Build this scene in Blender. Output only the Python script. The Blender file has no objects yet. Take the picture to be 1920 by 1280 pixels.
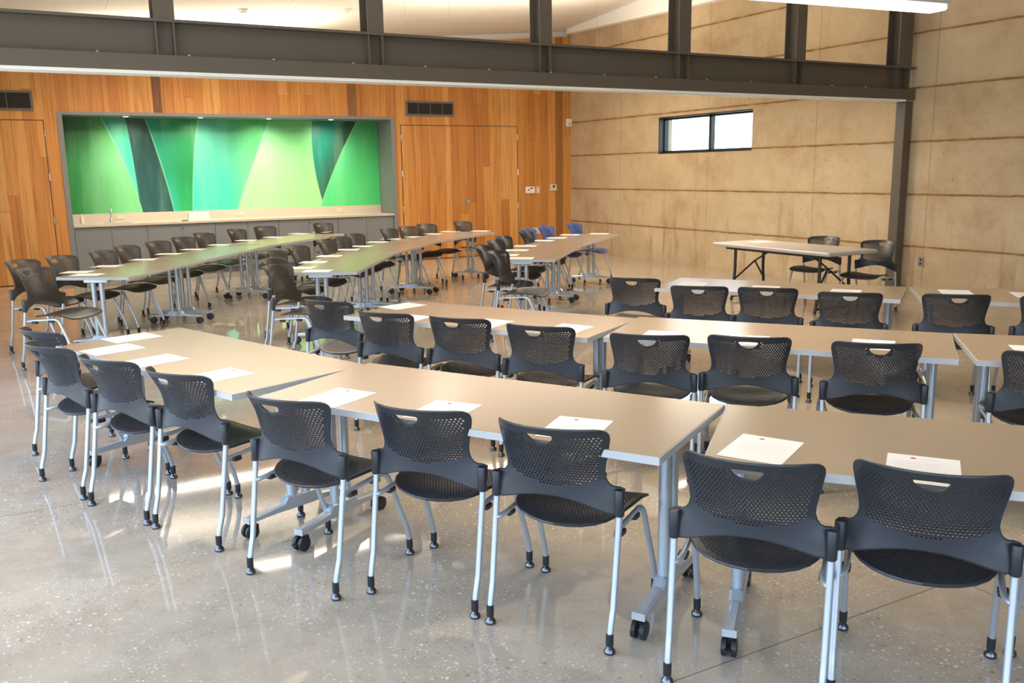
import bpy, math, random
from math import sin, cos, pi, radians, sqrt, atan2
from mathutils import Vector, Matrix
from mathutils.geometry import delaunay_2d_cdt

# tunable colours
CHAIR_COOL_RGB = (.026, .029, .036)  # neutral dark grey plastic with blue skylight painted into the colour
CHAIR_WARM_RGB = (.048, .040, .034)  # same grey plastic, warm room light painted into the colour
TOP_RGB = (.37, .288, .205)
STEEL_RGB = (.11, .09, .07)
FLOOR_A = (.50, .435, .35, 1)
FLOOR_B = (.41, .35, .275, 1)
FLOOR_C = (.31, .255, .19, 1)
FLOOR_ROUGH = .02
FLOOR_SPEC = .5
SPOT_W = 48.0
PEND_DOWN, PEND_UP = 30.0, 21.0
LAMP_RGB = (1.0, .85, .67)
GROUND_RGB = (.55,.60,.62)
HORIZON_RGB = (.66,.82,1.0)
SKY_RGB = (.36,.60,1.0)
WORLD_W = 4.2
EXPO = 0.38
NEAR_K = .42
ROW_K = 1.08

TABLES = {
    'T1': (0.752, 4.871, -1.2157, 1.829),
    'T2': (1.610, 3.209, -1.0179, 1.829),
    'T4': (2.613, 5.129, -1.0389, 1.829),
    'T5': (3.703, 3.631, -0.9142, 1.829),
    'T7': (5.232, 5.125, -0.9708, 1.829),
    'T3': (2.749, 1.697, -0.8433, 1.829),
    'T6': (4.920, 2.210, -0.8196, 1.829),
    'T8': (6.444, 3.660, -0.8111, 1.829),
    'L1a': (0.985, 10.095, 0.9722, 1.748),
    'L1b': (2.075, 11.675, 0.9621, 1.931),
    'L1c': (3.450, 13.275, 0.7695, 2.148),
    'L2a': (3.000, 9.340, 1.0191, 2.057),
    'L2b': (4.150, 10.925, 0.8525, 1.713),
    'L2c': (5.520, 12.200, 0.6557, 1.888),
    'L3a': (5.305, 9.080, 0.8403, 1.853),
    'L3b': (6.725, 10.475, 0.7165, 1.975),
}
CHAIRS = {
    'T1-1': (0.027, 5.205, -1.1750),
    'T1-2': (0.261, 4.652, -1.0945),
    'T1-3': (0.510, 4.155, -1.1046),
    'T1-0': (-0.002, 5.757, -1.1750),
    'T2-1': (0.812, 3.425, -1.0336),
    'T2-2': (1.213, 3.004, -0.9629),
    'T2-3': (1.514, 2.540, -0.9837),
    'T3-1': (1.854, 1.905, -0.9036),
    'T3-2': (2.235, 1.565, -0.9317),
    'T4-1': (1.767, 5.970, -1.0254),
    'T4-2': (1.915, 5.248, -1.0004),
    'T4-3': (2.223, 4.794, -0.9565),
    'T4-4': (2.493, 4.281, -0.9431),
    'T5-1': (2.852, 3.717, -0.7742),
    'T5-2': (3.253, 3.385, -0.8018),
    'T5-3': (3.666, 2.913, -0.7505),
    'T7-1': (4.276, 5.782, -0.9076),
    'T7-2': (4.370, 5.090, -0.8029),
    'T7-3': (4.712, 4.733, -0.8529),
    'T7-4': (4.996, 4.227, -0.8460),
    'T8-1': (5.501, 3.760, -0.7823),
    'T6-1': (4.142, 2.312, -0.8196),
    'T8-2': (5.947, 3.341, -0.8111),
    'L1-A1': (-0.094, 9.952, -2.2129),
    'L1-A2': (0.006, 9.010, -2.2129),
    'L1-B': (0.263, 10.227, -2.2129),
    'L1-C': (0.685, 10.677, -2.2129),
    'L1-D': (0.989, 11.295, -2.2129),
    'L1-E': (1.397, 11.844, -2.3315),
    'L1-F': (1.782, 12.424, -2.3315),
    'L1-G': (2.170, 13.122, -2.3315),
    'L1-H': (2.732, 13.659, -2.3315),
    'L1-I': (3.265, 14.155, -2.6099),
    'L1-J': (4.265, 14.354, -2.6099),
    'L2-a1': (2.025, 8.496, -2.2625),
    'L2-a2': (1.903, 7.860, -2.2625),
    'L2-b': (2.248, 9.386, -2.2625),
    'L2-c': (2.642, 9.895, -2.2625),
    'L2-d': (3.174, 10.553, -2.2625),
    'L2-e': (3.488, 11.005, -2.4143),
    'L2-f': (3.827, 11.448, -2.4143),
    'L2-g': (4.595, 12.180, -2.4143),
    'L2-h': (5.012, 12.464, -2.6647),
    'L2-i': (5.482, 12.864, -2.6647),
    'L2-j': (6.233, 13.142, -2.6647),
    'L3-a1': (4.306, 8.518, -2.3429),
    'L3-a2': (4.142, 7.889, -2.3429),
    'L3-b': (4.795, 9.194, -2.3429),
    'L3-c': (5.183, 9.718, -2.3429),
    'L3-d1': (5.873, 10.364, -2.3429),
    'L3-d2': (6.150, 10.773, -2.3429),
    'L3-e': (6.642, 11.148, -2.5028),
    'L3-f': (7.314, 11.426, -2.5028),
    'F-1': (8.753, 7.830, 1.8009),
    'F-2': (8.713, 6.987, 1.7431),
    'T3-3': (2.620, 1.140, -0.8727),
}
PAPERS = [
    ('T1', 0.484, 5.633, -1.2157),
    ('T1', 0.351, 5.299, -1.2157),
    ('T1', 0.513, 4.846, -1.1845),
    ('T1', 0.730, 4.301, -1.2061),
    ('T2', 1.092, 3.587, -1.0179),
    ('T2', 1.394, 3.147, -0.9366),
    ('T2', 1.712, 2.664, -0.8898),
    ('T3', 2.119, 2.127, -1.0761),
    ('T3', 2.396, 1.708, -0.9368),
    ('T4', 2.321, 5.901, -1.2709),
    ('T4', 2.140, 5.366, -1.0389),
    ('T4', 2.502, 4.902, -1.0389),
    ('T4', 2.818, 4.463, -1.0389),
    ('T5', 3.144, 3.975, -0.9142),
    ('T5', 3.458, 3.614, -0.9142),
    ('T5', 3.921, 3.149, -0.9142),
    ('T6', 4.470, 2.591, -0.8196),
    ('T7', 4.802, 5.661, -0.9708),
    ('T7', 5.100, 5.162, -0.9708),
    ('T7', 5.443, 4.653, -0.9708),
    ('T8', 6.078, 4.175, -0.8111),
    ('T8', 6.373, 3.793, -0.8111),
    ('L1a', 0.408, 9.981, 4.2274),
    ('L1a', 0.481, 9.639, 4.2274),
    ('L1a', 0.718, 10.450, 4.2274),
    ('L1a', 1.159, 11.028, 4.2274),
    ('L1a', 1.511, 11.640, 4.2274),
    ('L1b', 1.885, 12.159, 4.1088),
    ('L1b', 2.323, 12.725, 4.1088),
    ('L1b', 2.821, 13.348, 4.1088),
    ('L1c', 3.324, 13.752, 3.8303),
    ('L1c', 3.868, 14.297, 3.8303),
    ('L1c', 4.296, 14.424, 3.8303),
    ('L2a', 2.486, 8.582, 4.1777),
    ('L2a', 2.428, 8.989, 4.1777),
    ('L2a', 2.711, 9.483, 4.1777),
    ('L2a', 3.078, 10.088, 4.1777),
    ('L2a', 3.537, 10.807, 4.1777),
    ('L2b', 3.856, 11.207, 4.0259),
    ('L2b', 4.279, 11.750, 4.0259),
    ('L2b', 4.646, 12.179, 4.0259),
    ('L2c', 5.030, 12.404, 3.7755),
    ('L2c', 5.556, 12.770, 3.7755),
    ('L2c', 6.018, 13.096, 3.7755),
    ('L2c', 6.460, 12.878, 3.7755),
    ('L3a', 4.752, 8.491, 4.0101),
    ('L3a', 4.801, 8.928, 4.0101),
    ('L3a', 5.203, 9.401, 4.0101),
    ('L3a', 5.594, 9.879, 4.0101),
    ('L3b', 6.228, 10.490, 3.8502),
    ('L3b', 6.628, 10.791, 3.8502),
    ('L3b', 7.119, 11.208, 3.8502),
    ('L3b', 7.580, 11.110, 3.8502),
]

random.seed(7)
S = bpy.context.scene
COL = S.collection

# ------------------------------------------------------------------ helpers
class MB:
    """collects polygons of one mesh"""
    def __init__(self):
        self.v = []; self.f = []; self.m = []; self.sm = []
    def add(self, vs, fs, mi=0, smooth=False):
        o = len(self.v)
        self.v += [tuple(p) for p in vs]
        for f in fs:
            self.f.append([o + i for i in f]); self.m.append(mi); self.sm.append(smooth)
        return self
    def box(self, a, b, mi=0, M=None):
        (x0, y0, z0), (x1, y1, z1) = a, b
        vs = [(x0,y0,z0),(x1,y0,z0),(x1,y1,z0),(x0,y1,z0),(x0,y0,z1),(x1,y0,z1),(x1,y1,z1),(x0,y1,z1)]
        if M is not None: vs = [M @ Vector(p) for p in vs]
        return self.add(vs, [(3,2,1,0),(4,5,6,7),(0,1,5,4),(1,2,6,5),(2,3,7,6),(3,0,4,7)], mi)
    def rbox(self, a, b, r=0.004, mi=0):
        """box with chamfered vertical and horizontal edges"""
        (x0, y0, z0), (x1, y1, z1) = a, b
        def ring(i, z):
            return [(x0+i,y0+r,z),(x0+r,y0+i,z),(x1-r,y0+i,z),(x1-i,y0+r,z),(x1-i,y1-r,z),(x1-r,y1-i,z),(x0+r,y1-i,z),(x0+i,y1-r,z)]
        def ring2(z):
            return [(x0+r,y0+2*r,z),(x0+2*r,y0+r,z),(x1-2*r,y0+r,z),(x1-r,y0+2*r,z),(x1-r,y1-2*r,z),(x1-2*r,y1-r,z),(x0+2*r,y1-r,z),(x0+r,y1-2*r,z)]
        R = [ring2(z0), ring(0, z0+r), ring(0, z1-r), ring2(z1)]
        vs = [p for q in R for p in q]; fs = [tuple(range(7,-1,-1)), tuple(range(24,32))]
        for k in range(3):
            for i in range(8):
                j = (i+1) % 8
                fs.append((8*k+i, 8*k+j, 8*k+8+j, 8*k+8+i))
        return self.add(vs, fs, mi)
    def tube(self, pts, r, n=10, mi=0, caps=True):
        pts = [Vector(p) for p in pts]
        rs = r if isinstance(r, (list, tuple)) else [r]*len(pts)
        T = []
        for i in range(len(pts)):
            a = pts[max(i-1,0)]; b = pts[min(i+1,len(pts)-1)]
            T.append((b-a).normalized())
        u = T[0].orthogonal().normalized(); vs = []
        for i, p in enumerate(pts):
            u = (u - T[i]*u.dot(T[i])).normalized(); w = T[i].cross(u)
            for k in range(n):
                t = 2*pi*k/n
                vs.append(p + (u*cos(t) + w*sin(t))*rs[i])
        fs = []
        for i in range(len(pts)-1):
            for k in range(n):
                l = (k+1) % n
                fs.append((i*n+k, i*n+l, (i+1)*n+l, (i+1)*n+k))
        self.add(vs, fs, mi, True)
        if caps:
            self.add(vs[:n], [tuple(range(n-1,-1,-1))], mi)
            self.add(vs[-n:], [tuple(range(n))], mi)
        return self
    def lathe(self, prof, c=(0,0,0), n=16, mi=0, axis='z'):
        """prof: list of (radius, height)"""
        vs = []
        for r, h in prof:
            for k in range(n):
                t = 2*pi*k/n
                p = (r*cos(t), r*sin(t), h)
                if axis == 'x': p = (h, r*cos(t), r*sin(t))
                if axis == 'y': p = (r*sin(t), h, r*cos(t))
                vs.append((c[0]+p[0], c[1]+p[1], c[2]+p[2]))
        fs = []
        for i in range(len(prof)-1):
            for k in range(n):
                l = (k+1) % n
                fs.append((i*n+k, i*n+l, (i+1)*n+l, (i+1)*n+k))
        fs.append(tuple(range(n-1,-1,-1))); fs.append(tuple((len(prof)-1)*n+k for k in range(n)))
        return self.add(vs, fs, mi, True)
    def prism(self, poly, z0, z1, mi=0, M=None):
        n = len(poly)
        vs = [Vector((x,y,z0)) for x,y in poly] + [Vector((x,y,z1)) for x,y in poly]
        if M is not None: vs = [M @ p for p in vs]
        fs = [tuple(range(n-1,-1,-1)), tuple(range(n,2*n))] + [(i,(i+1)%n,n+(i+1)%n,n+i) for i in range(n)]
        return self.add(vs, fs, mi)
    def build(self, name, mats, parent=None, sharp=40, loc=None):
        me = bpy.data.meshes.new(name)
        me.from_pydata(self.v, [], self.f)
        me.polygons.foreach_set('material_index', self.m)
        me.polygons.foreach_set('use_smooth', self.sm)
        me.update()
        if any(self.sm): me.set_sharp_from_angle(angle=radians(sharp))
        for m in (mats if isinstance(mats, (list, tuple)) else [mats]): me.materials.append(m)
        o = bpy.data.objects.new(name, me); COL.objects.link(o)
        if parent is not None: o.parent = parent
        if loc is not None: o.location = loc
        return o

def tag(o, label=None, cat=None, group=None, kind=None):
    if label: o['label'] = label
    if cat: o['category'] = cat
    if group: o['group'] = group
    if kind: o['kind'] = kind
    return o
def thing(name, loc, rz, label, cat, group=None):
    o = bpy.data.objects.new(name, None); COL.objects.link(o)
    o.empty_display_size = .1
    o.location = loc; o.rotation_euler = (0,0,rz)
    return tag(o, label, cat, group)
KIDS = {}
def kids(o):
    return [c for c in bpy.data.objects if c.parent == o]
def copy_thing(root, loc, rz, label, group=None):
    tree = KIDS.get(root.name)
    if tree is None:
        tree = [(c, kids(c)) for c in kids(root)]; KIDS[root.name] = tree
    r = root.copy(); COL.objects.link(r); r.location = loc; r.rotation_euler = (0,0,rz); r['label'] = label
    if group: r['group'] = group
    for ch, subs in tree:
        c = ch.copy(); COL.objects.link(c); c.parent = r
        for g in subs:
            d = g.copy(); COL.objects.link(d); d.parent = c
    return r
def bez(p0, p1, p2, n=6):
    p0, p1, p2 = Vector(p0), Vector(p1), Vector(p2)
    return [p0*(1-t)**2 + p1*2*t*(1-t) + p2*t*t for t in [i/n for i in range(n+1)]]

# ------------------------------------------------------------------ materials
def srgb(r, g, b):
    f = lambda c: c/255/12.92 if c/255 <= .04045 else ((c/255+.055)/1.055)**2.4
    return (f(r), f(g), f(b), 1)
class NT:
    def __init__(self, name):
        self.mat = bpy.data.materials.new(name); self.mat.use_nodes = True
        self.t = self.mat.node_tree; self.t.nodes.clear()
        self.out = self.t.nodes.new('ShaderNodeOutputMaterial')
        self.b = self.t.nodes.new('ShaderNodeBsdfPrincipled')
        self.t.links.new(self.b.outputs[0], self.out.inputs[0])
    def put(self, sock, v):
        if isinstance(v, bpy.types.NodeSocket): self.t.links.new(v, sock)
        elif isinstance(v, (tuple, list)) and len(v) == 3 and sock.type == 'RGBA': sock.default_value = (*v, 1)
        else: sock.default_value = v
    def n(self, typ, ins=None, out=0, **props):
        nd = self.t.nodes.new('ShaderNode'+typ)
        for k, v in props.items(): setattr(nd, k, v)
        for k, v in (ins or {}).items(): self.put(nd.inputs[k], v)
        return nd.outputs[out]
    def m(self, op, a, b=0.0, c=0.0, clamp=False):
        nd = self.t.nodes.new('ShaderNodeMath'); nd.operation = op; nd.use_clamp = clamp
        self.put(nd.inputs[0], a); self.put(nd.inputs[1], b)
        if op in ('MULTIPLY_ADD','SMOOTH_MIN','SMOOTH_MAX','COMPARE','WRAP'): self.put(nd.inputs[2], c)
        return nd.outputs[0]
    def mix(self, f, a, b, blend='MIX'):
        nd = self.t.nodes.new('ShaderNodeMix'); nd.data_type = 'RGBA'; nd.blend_type = blend
        self.put(nd.inputs[0], f); self.put(nd.inputs[6], a); self.put(nd.inputs[7], b)
        return nd.outputs[2]
    def step(self, x, a, b):
        return self.n('MapRange', {0: x, 1: a, 2: b, 3: 0.0, 4: 1.0}, interpolation_type='SMOOTHSTEP')
    def ramp(self, f, stops):
        nd = self.t.nodes.new('ShaderNodeValToRGB'); e = nd.color_ramp.elements
        while len(e) < len(stops): e.new(.5)
        for el, (p, c) in zip(e, stops): el.position = p; el.color = c
        self.put(nd.inputs[0], f); return nd.outputs[0]
    def pos(self):
        g = self.n('NewGeometry'); s = self.t.nodes.new('ShaderNodeSeparateXYZ'); self.t.links.new(g, s.inputs[0])
        return g, s.outputs[0], s.outputs[1], s.outputs[2]
    def vec(self, x, y, z): return self.n('CombineXYZ', {0: x, 1: y, 2: z})
    def noise(self, v, scale, detail=4, rough=.55, out=0): return self.n('TexNoise', {'Vector': v, 'Scale': scale, 'Detail': detail, 'Roughness': rough}, out)
    def set(self, **k):
        names = dict(col='Base Color', rough='Roughness', metal='Metallic', spec='Specular IOR Level', ior='IOR', coat='Coat Weight', coatr='Coat Roughness', normal='Normal', ec='Emission Color', es='Emission Strength', alpha='Alpha', trans='Transmission Weight')
        for a, v in k.items(): self.put(self.b.inputs[names[a]], v)
        return self.mat
    def bump(self, h, strength=.3, dist=.01): return self.n('Bump', {'Strength': strength, 'Distance': dist, 'Height': h})
def simple(name, col, rough=.5, metal=0.0, var=.06, scale=30, bump=0.0, **k):
    """plain colour with a slight procedural mottling"""
    t = NT(name); g = t.n('TexCoord', out=3)
    nz = t.noise(g, scale, 3)
    c = t.mix(nz, tuple(x*(1-var) for x in col[:3]), tuple(min(1, x*(1+var)) for x in col[:3]))
    kw = dict(col=c, rough=rough, metal=metal, **k)
    if bump: kw['normal'] = t.bump(t.noise(g, scale*8, 3), bump, .001)
    return t.set(**kw)

M = {}
M['plastic'] = simple('sky_tinted_charcoal_plastic', CHAIR_COOL_RGB, .36, scale=60, bump=.15)
M['warm_lit_plastic'] = simple('warm_lit_charcoal_plastic', CHAIR_WARM_RGB, .38, scale=60, bump=.15)  # warm-lit copy of the chair plastic for the two long back rows
M['blue_plastic'] = simple('blue_plastic', srgb(72,92,160), .42, scale=60, bump=.15)
M['silver'] = simple('silver_paint', (.50,.54,.58), .32, .55, scale=12)
M['chrome'] = simple('chrome', (.75,.76,.78), .12, 1.0)
M['glide'] = simple('dark_steel_glide', (.16,.16,.17), .22, 1.0)
M['black'] = simple('black_plastic', (.018,.018,.02), .45)
M['blackmetal'] = simple('black_powder_coat', (.02,.02,.02), .4)
M['top'] = simple('tan_laminate', TOP_RGB, .22, var=.03, scale=3)
M['edge'] = simple('grey_edge_band', (.47,.47,.47), .4)
M['greytop'] = simple('grey_blow_moulded_top', (.50,.46,.42), .38, scale=200, bump=.1)
M['paper'] = simple('paper', (.86,.85,.83), .7, var=.01)
M['ink'] = simple('pale_print', (.76,.72,.70), .8)
M['red'] = simple('red_print', (.60,.02,.03), .8)
M['steel'] = simple('brown_steel_paint', STEEL_RGB, .45, var=.08, scale=4)
M['track'] = simple('white_track', (.85,.86,.84), .5)
M['white'] = simple('white_plastic', (.84,.83,.81), .45)
M['housing'] = simple('light_grey_enamel', (.52,.51,.48), .5)
M['bulkhead'] = simple('bright_white_paint', (.90,.90,.88), .8, var=.01)
M['cream'] = simple('cream_plastic', (.70,.60,.44), .45)
M['screen'] = simple('dark_screen', (.02,.02,.02), .2)
M['cabinet'] = simple('grey_cabinet', (.205,.215,.225), .45, scale=3)
M['counter'] = simple('beige_counter', (.62,.53,.42), .35, scale=90)
M['ceil'] = None
M['drywall'] = simple('white_drywall', (.78,.77,.73), .8, var=.02, scale=2)
M['rear'] = simple('warm_white_paint', (.62,.55,.45), .8, var=.03, scale=2)
M['alu'] = simple('dark_window_frame', (.018,.022,.022), .4)
M['vent'] = simple('vent_frame', (.14,.12,.10), .5)
M['ventdark'] = simple('vent_slats', (.018,.018,.016), .6)
M['base'] = simple('dark_baseboard', (.09,.05,.028), .5)
M['greyplate'] = simple('grey_plate', (.26,.25,.23), .5)

def m_ceiling():
    t = NT('white_ceiling_board'); g, x, y, z = t.pos()
    b = t.n('TexBrick', {'Vector': t.vec(x, y, 0.0), 'Color1': (.80,.78,.73), 'Color2': (.78,.76,.71), 'Mortar': (.55,.52,.47), 'Scale': 1.0, 'Mortar Size': .004, 'Brick Width': 2.44, 'Row Height': 1.22})
    n = t.noise(g, 30, 5)
    return t.set(col=t.mix(t.m('MULTIPLY', n, .12), b, (.6,.57,.52)), rough=.85, normal=t.bump(t.noise(g, 120, 4), .2, .003))
M['ceil'] = m_ceiling()

def m_floor():
    t = NT('polished_concrete'); g, x, y, z = t.pos()
    v = t.vec(x, y, 0.0)
    n1 = t.noise(v, .55, 4, .6); n2 = t.noise(v, 6, 6, .65)
    c = t.mix(t.step(n1, .35, .65), FLOOR_A, FLOOR_B)
    c = t.mix(t.m('MULTIPLY', t.step(n2, .4, .7), .35), c, FLOOR_C)
    dens = t.step(t.noise(v, 1.3, 3), .36, .62)
    for sc, lo, hi, amt in ((30, .13, .26, .75), (62, .17, .33, .75), (120, .2, .36, .55)):
        wob = t.n('VectorMath', {0: v, 1: t.n('VectorMath', {0: t.noise(v, sc*1.6, 2, out=1), 'Scale': .35/sc}, operation='SCALE')}, operation='ADD')
        vo = t.t.nodes.new('ShaderNodeTexVoronoi'); t.put(vo.inputs['Vector'], wob); vo.inputs['Scale'].default_value = sc
        rnd = t.n('SeparateColor', {0: vo.outputs['Color']})
        chip = t.m('SUBTRACT', 1.0, t.step(vo.outputs['Distance'], lo, hi))
        sel = t.step(rnd, .50, .62)
        f = t.m('MULTIPLY', t.m('MULTIPLY', chip, sel), t.m('MULTIPLY', t.m('MULTIPLY_ADD', dens, .8, .2), amt))
        rnd2 = t.n('SeparateColor', {0: vo.outputs['Color']}, out=1)
        c = t.mix(f, c, t.mix(t.step(rnd2, .3, .34), (.22,.18,.14), (.86,.81,.73)))
    # saw-cut joints
    j = None
    for ax, list_ in ((y, (-.75, 2.09, 4.93, 7.77, 10.61, 13.45)), (x, (-2.5, 3.2, 8.9))):
        for p in list_:
            d = t.m('ABSOLUTE', t.m('SUBTRACT', ax, p))
            f = t.m('SUBTRACT', 1.0, t.step(d, .0015, .004))
            j = f if j is None else t.m('MAXIMUM', j, f)
    c = t.mix(t.m('MULTIPLY', j, .7), c, (.08,.065,.05))
    r = t.m('MULTIPLY_ADD', n2, .05, FLOOR_ROUGH)
    return t.set(col=c, rough=r, spec=FLOOR_SPEC, normal=t.bump(t.noise(v, 3.5, 2), .012, .01))
M['floor'] = m_floor()

def m_wood(name='cedar_planks'):
    t = NT(name); g, x, y, z = t.pos()
    xs = t.m('ADD', x, t.m('MULTIPLY', y, 1.0))
    vo = t.t.nodes.new('ShaderNodeTexVoronoi'); vo.voronoi_dimensions = '1D'; t.put(vo.inputs['W'], xs); vo.inputs['Scale'].default_value = 6.3; vo.inputs['Randomness'].default_value = .62
    ve = t.t.nodes.new('ShaderNodeTexVoronoi'); ve.voronoi_dimensions = '1D'; ve.feature = 'DISTANCE_TO_EDGE'; t.put(ve.inputs['W'], xs); ve.inputs['Scale'].default_value = 6.3; ve.inputs['Randomness'].default_value = .62
    rr = t.n('SeparateColor', {0: vo.outputs['Color']}); rg = t.n('SeparateColor', {0: vo.outputs['Color']}, out=1)
    # boards end at different heights
    zo = t.m('ADD', t.m('DIVIDE', z, 7.5), t.m('MULTIPLY', rg, 7.3))
    row = t.m('FLOOR', zo); fr = t.m('FRACT', zo)
    wn = t.t.nodes.new('ShaderNodeTexWhiteNoise'); wn.noise_dimensions = '2D'; t.put(wn.inputs['Vector'], t.vec(t.m('MULTIPLY', rr, 91.0), t.m('MULTIPLY', row, 3.7), 0.0))
    pid = wn.outputs['Value']
    c = t.ramp(pid, [(0.0, srgb(182,114,54)), (.15, srgb(192,126,62)), (.45, srgb(200,136,68)), (.75, srgb(208,148,78)), (.955, srgb(216,162,94)), (.965, srgb(128,84,52)), (1.0, srgb(106,70,44))])
    off = t.m('MULTIPLY', pid, 40.0)
    gv = t.vec(t.m('ADD', t.m('MULTIPLY', xs, 26.0), off), off, t.m('MULTIPLY', z, .9))
    gr = t.noise(gv, 1.0, 6, .6)
    c = t.mix(t.m('MULTIPLY', t.step(gr, .46, .72), .62), c, srgb(138,78,32))
    fine = t.noise(t.vec(t.m('ADD', t.m('MULTIPLY', xs, 140.0), off), off, t.m('MULTIPLY', z, 2.5)), 1.0, 4, .6)
    c = t.mix(t.m('MULTIPLY', t.step(fine, .45, .75), .22), c, srgb(226,170,104))
    kn = t.t.nodes.new('ShaderNodeTexVoronoi'); t.put(kn.inputs['Vector'], t.vec(t.m('MULTIPLY', xs, 2.2), 0.0, t.m('MULTIPLY', z, 1.3))); kn.inputs['Scale'].default_value = 1.0
    c = t.mix(t.m('MULTIPLY', t.m('SUBTRACT', 1.0, t.step(kn.outputs['Distance'], .012, .032)), .85), c, srgb(52,28,14))
    gap = t.m('SUBTRACT', 1.0, t.step(ve.outputs['Distance'], .006, .022))
    endg = t.m('SUBTRACT', 1.0, t.step(fr, .0008, .002))
    c = t.mix(t.m('MULTIPLY', t.m('MAXIMUM', gap, endg), .5), c, srgb(110,62,28))
    return t.set(col=c, rough=.42, spec=.35, normal=t.bump(t.m('SUBTRACT', 1.0, gap), .4, .004))
M['wood'] = m_wood()

def m_concrete():
    t = NT('cast_concrete_lifts'); g, x, y, z = t.pos()
    yz = t.vec(0.0, y, z)
    n0 = t.noise(yz, .45, 3); n1 = t.noise(yz, 1.7, 6, .6); n2 = t.noise(yz, 14, 6, .7)
    c = t.mix(t.step(n1, .3, .7), srgb(203,183,154), srgb(184,162,131))
    c = t.mix(t.m('MULTIPLY', t.step(n2, .45, .75), .3), c, srgb(160,132,94))
    c = t.mix(t.m('MULTIPLY', t.step(n0, .45, .7), .35), c, srgb(212,194,162))
    pt = t.noise(t.vec(3.1, t.m('MULTIPLY', y, .9), t.m('MULTIPLY', z, 1.3)), 1.0, 7, .68)
    c = t.mix(t.m('MULTIPLY', t.step(pt, .50, .70), .42), c, srgb(158,126,88))
    # each lift has its own tone
    lift = t.m('FLOOR', t.m('DIVIDE', t.m('ADD', z, .05), .6745))
    bay = t.m('FLOOR', t.m('DIVIDE', t.m('ADD', y, 2.3), 2.32))
    wn = t.t.nodes.new('ShaderNodeTexWhiteNoise'); wn.noise_dimensions = '2D'; t.put(wn.inputs['Vector'], t.vec(lift, bay, 0.0))
    c = t.mix(t.m('MULTIPLY', wn.outputs['Value'], .22), c, srgb(180,154,114))
    # rust and damp stains running down
    st = t.noise(t.vec(0.0, t.m('MULTIPLY', y, 3.2), t.m('MULTIPLY', z, .55)), 1.0, 6, .65)
    low = t.m('SUBTRACT', 1.0, t.step(z, .15, 1.7))
    c = t.mix(t.m('MULTIPLY', t.m('MULTIPLY', t.step(st, .5, .72), t.m('MULTIPLY_ADD', low, .75, .18)), .65), c, srgb(134,84,44))
    # lift lines: ragged dark lips
    wob = t.m('MULTIPLY', t.m('SUBTRACT', t.noise(t.vec(0.0, t.m('MULTIPLY', y, 4.0), lift), 1.0, 5, .7), .5), .035)
    zz = t.m('ADD', t.m('ADD', z, .05), wob)
    fz = t.m('FRACT', t.m('DIVIDE', zz, .6745))
    dz = t.m('MULTIPLY', t.m('MINIMUM', fz, t.m('SUBTRACT', 1.0, fz)), .6745)
    brk = t.step(t.noise(t.vec(0.0, t.m('MULTIPLY', y, 2.2), t.m('MULTIPLY', lift, 5.0)), 1.0, 4, .7), .30, .55)
    line = t.m('MULTIPLY', t.m('SUBTRACT', 1.0, t.step(dz, .005, .020)), t.m('MULTIPLY_ADD', brk, .75, .2))
    halo = t.m('MULTIPLY', t.m('SUBTRACT', 1.0, t.step(dz, .0, .09)), .32)
    c = t.mix(halo, c, srgb(182,148,102)); c = t.mix(t.m('MULTIPLY', line, .95), c, srgb(124,86,50))
    # vertical pour joints
    vj = None
    for p in (-1.6, .7, 3.0, 5.2, 7.5, 9.4, 11.73, 14.24):
        d = t.m('ABSOLUTE', t.m('SUBTRACT', t.m('ADD', y, t.m('MULTIPLY', wob, .3)), p))
        f = t.m('SUBTRACT', 1.0, t.step(d, .004, .012)); vj = f if vj is None else t.m('MAXIMUM', vj, f)
    c = t.mix(t.m('MULTIPLY', vj, .35), c, srgb(140,104,66))
    bug = t.t.nodes.new('ShaderNodeTexVoronoi'); t.put(bug.inputs['Vector'], yz); bug.inputs['Scale'].default_value = 3.2
    c = t.mix(t.m('MULTIPLY', t.m('SUBTRACT', 1.0, t.step(bug.outputs['Distance'], .02, .06)), .6), c, srgb(120,86,52))
    h = t.m('SUBTRACT', t.m('MULTIPLY', n2, .25), t.m('ADD', line, t.m('MULTIPLY', vj, .4)))
    return t.set(col=c, rough=.8, spec=.25, normal=t.bump(h, .45, .012))
M['concrete'] = m_concrete()

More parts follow.
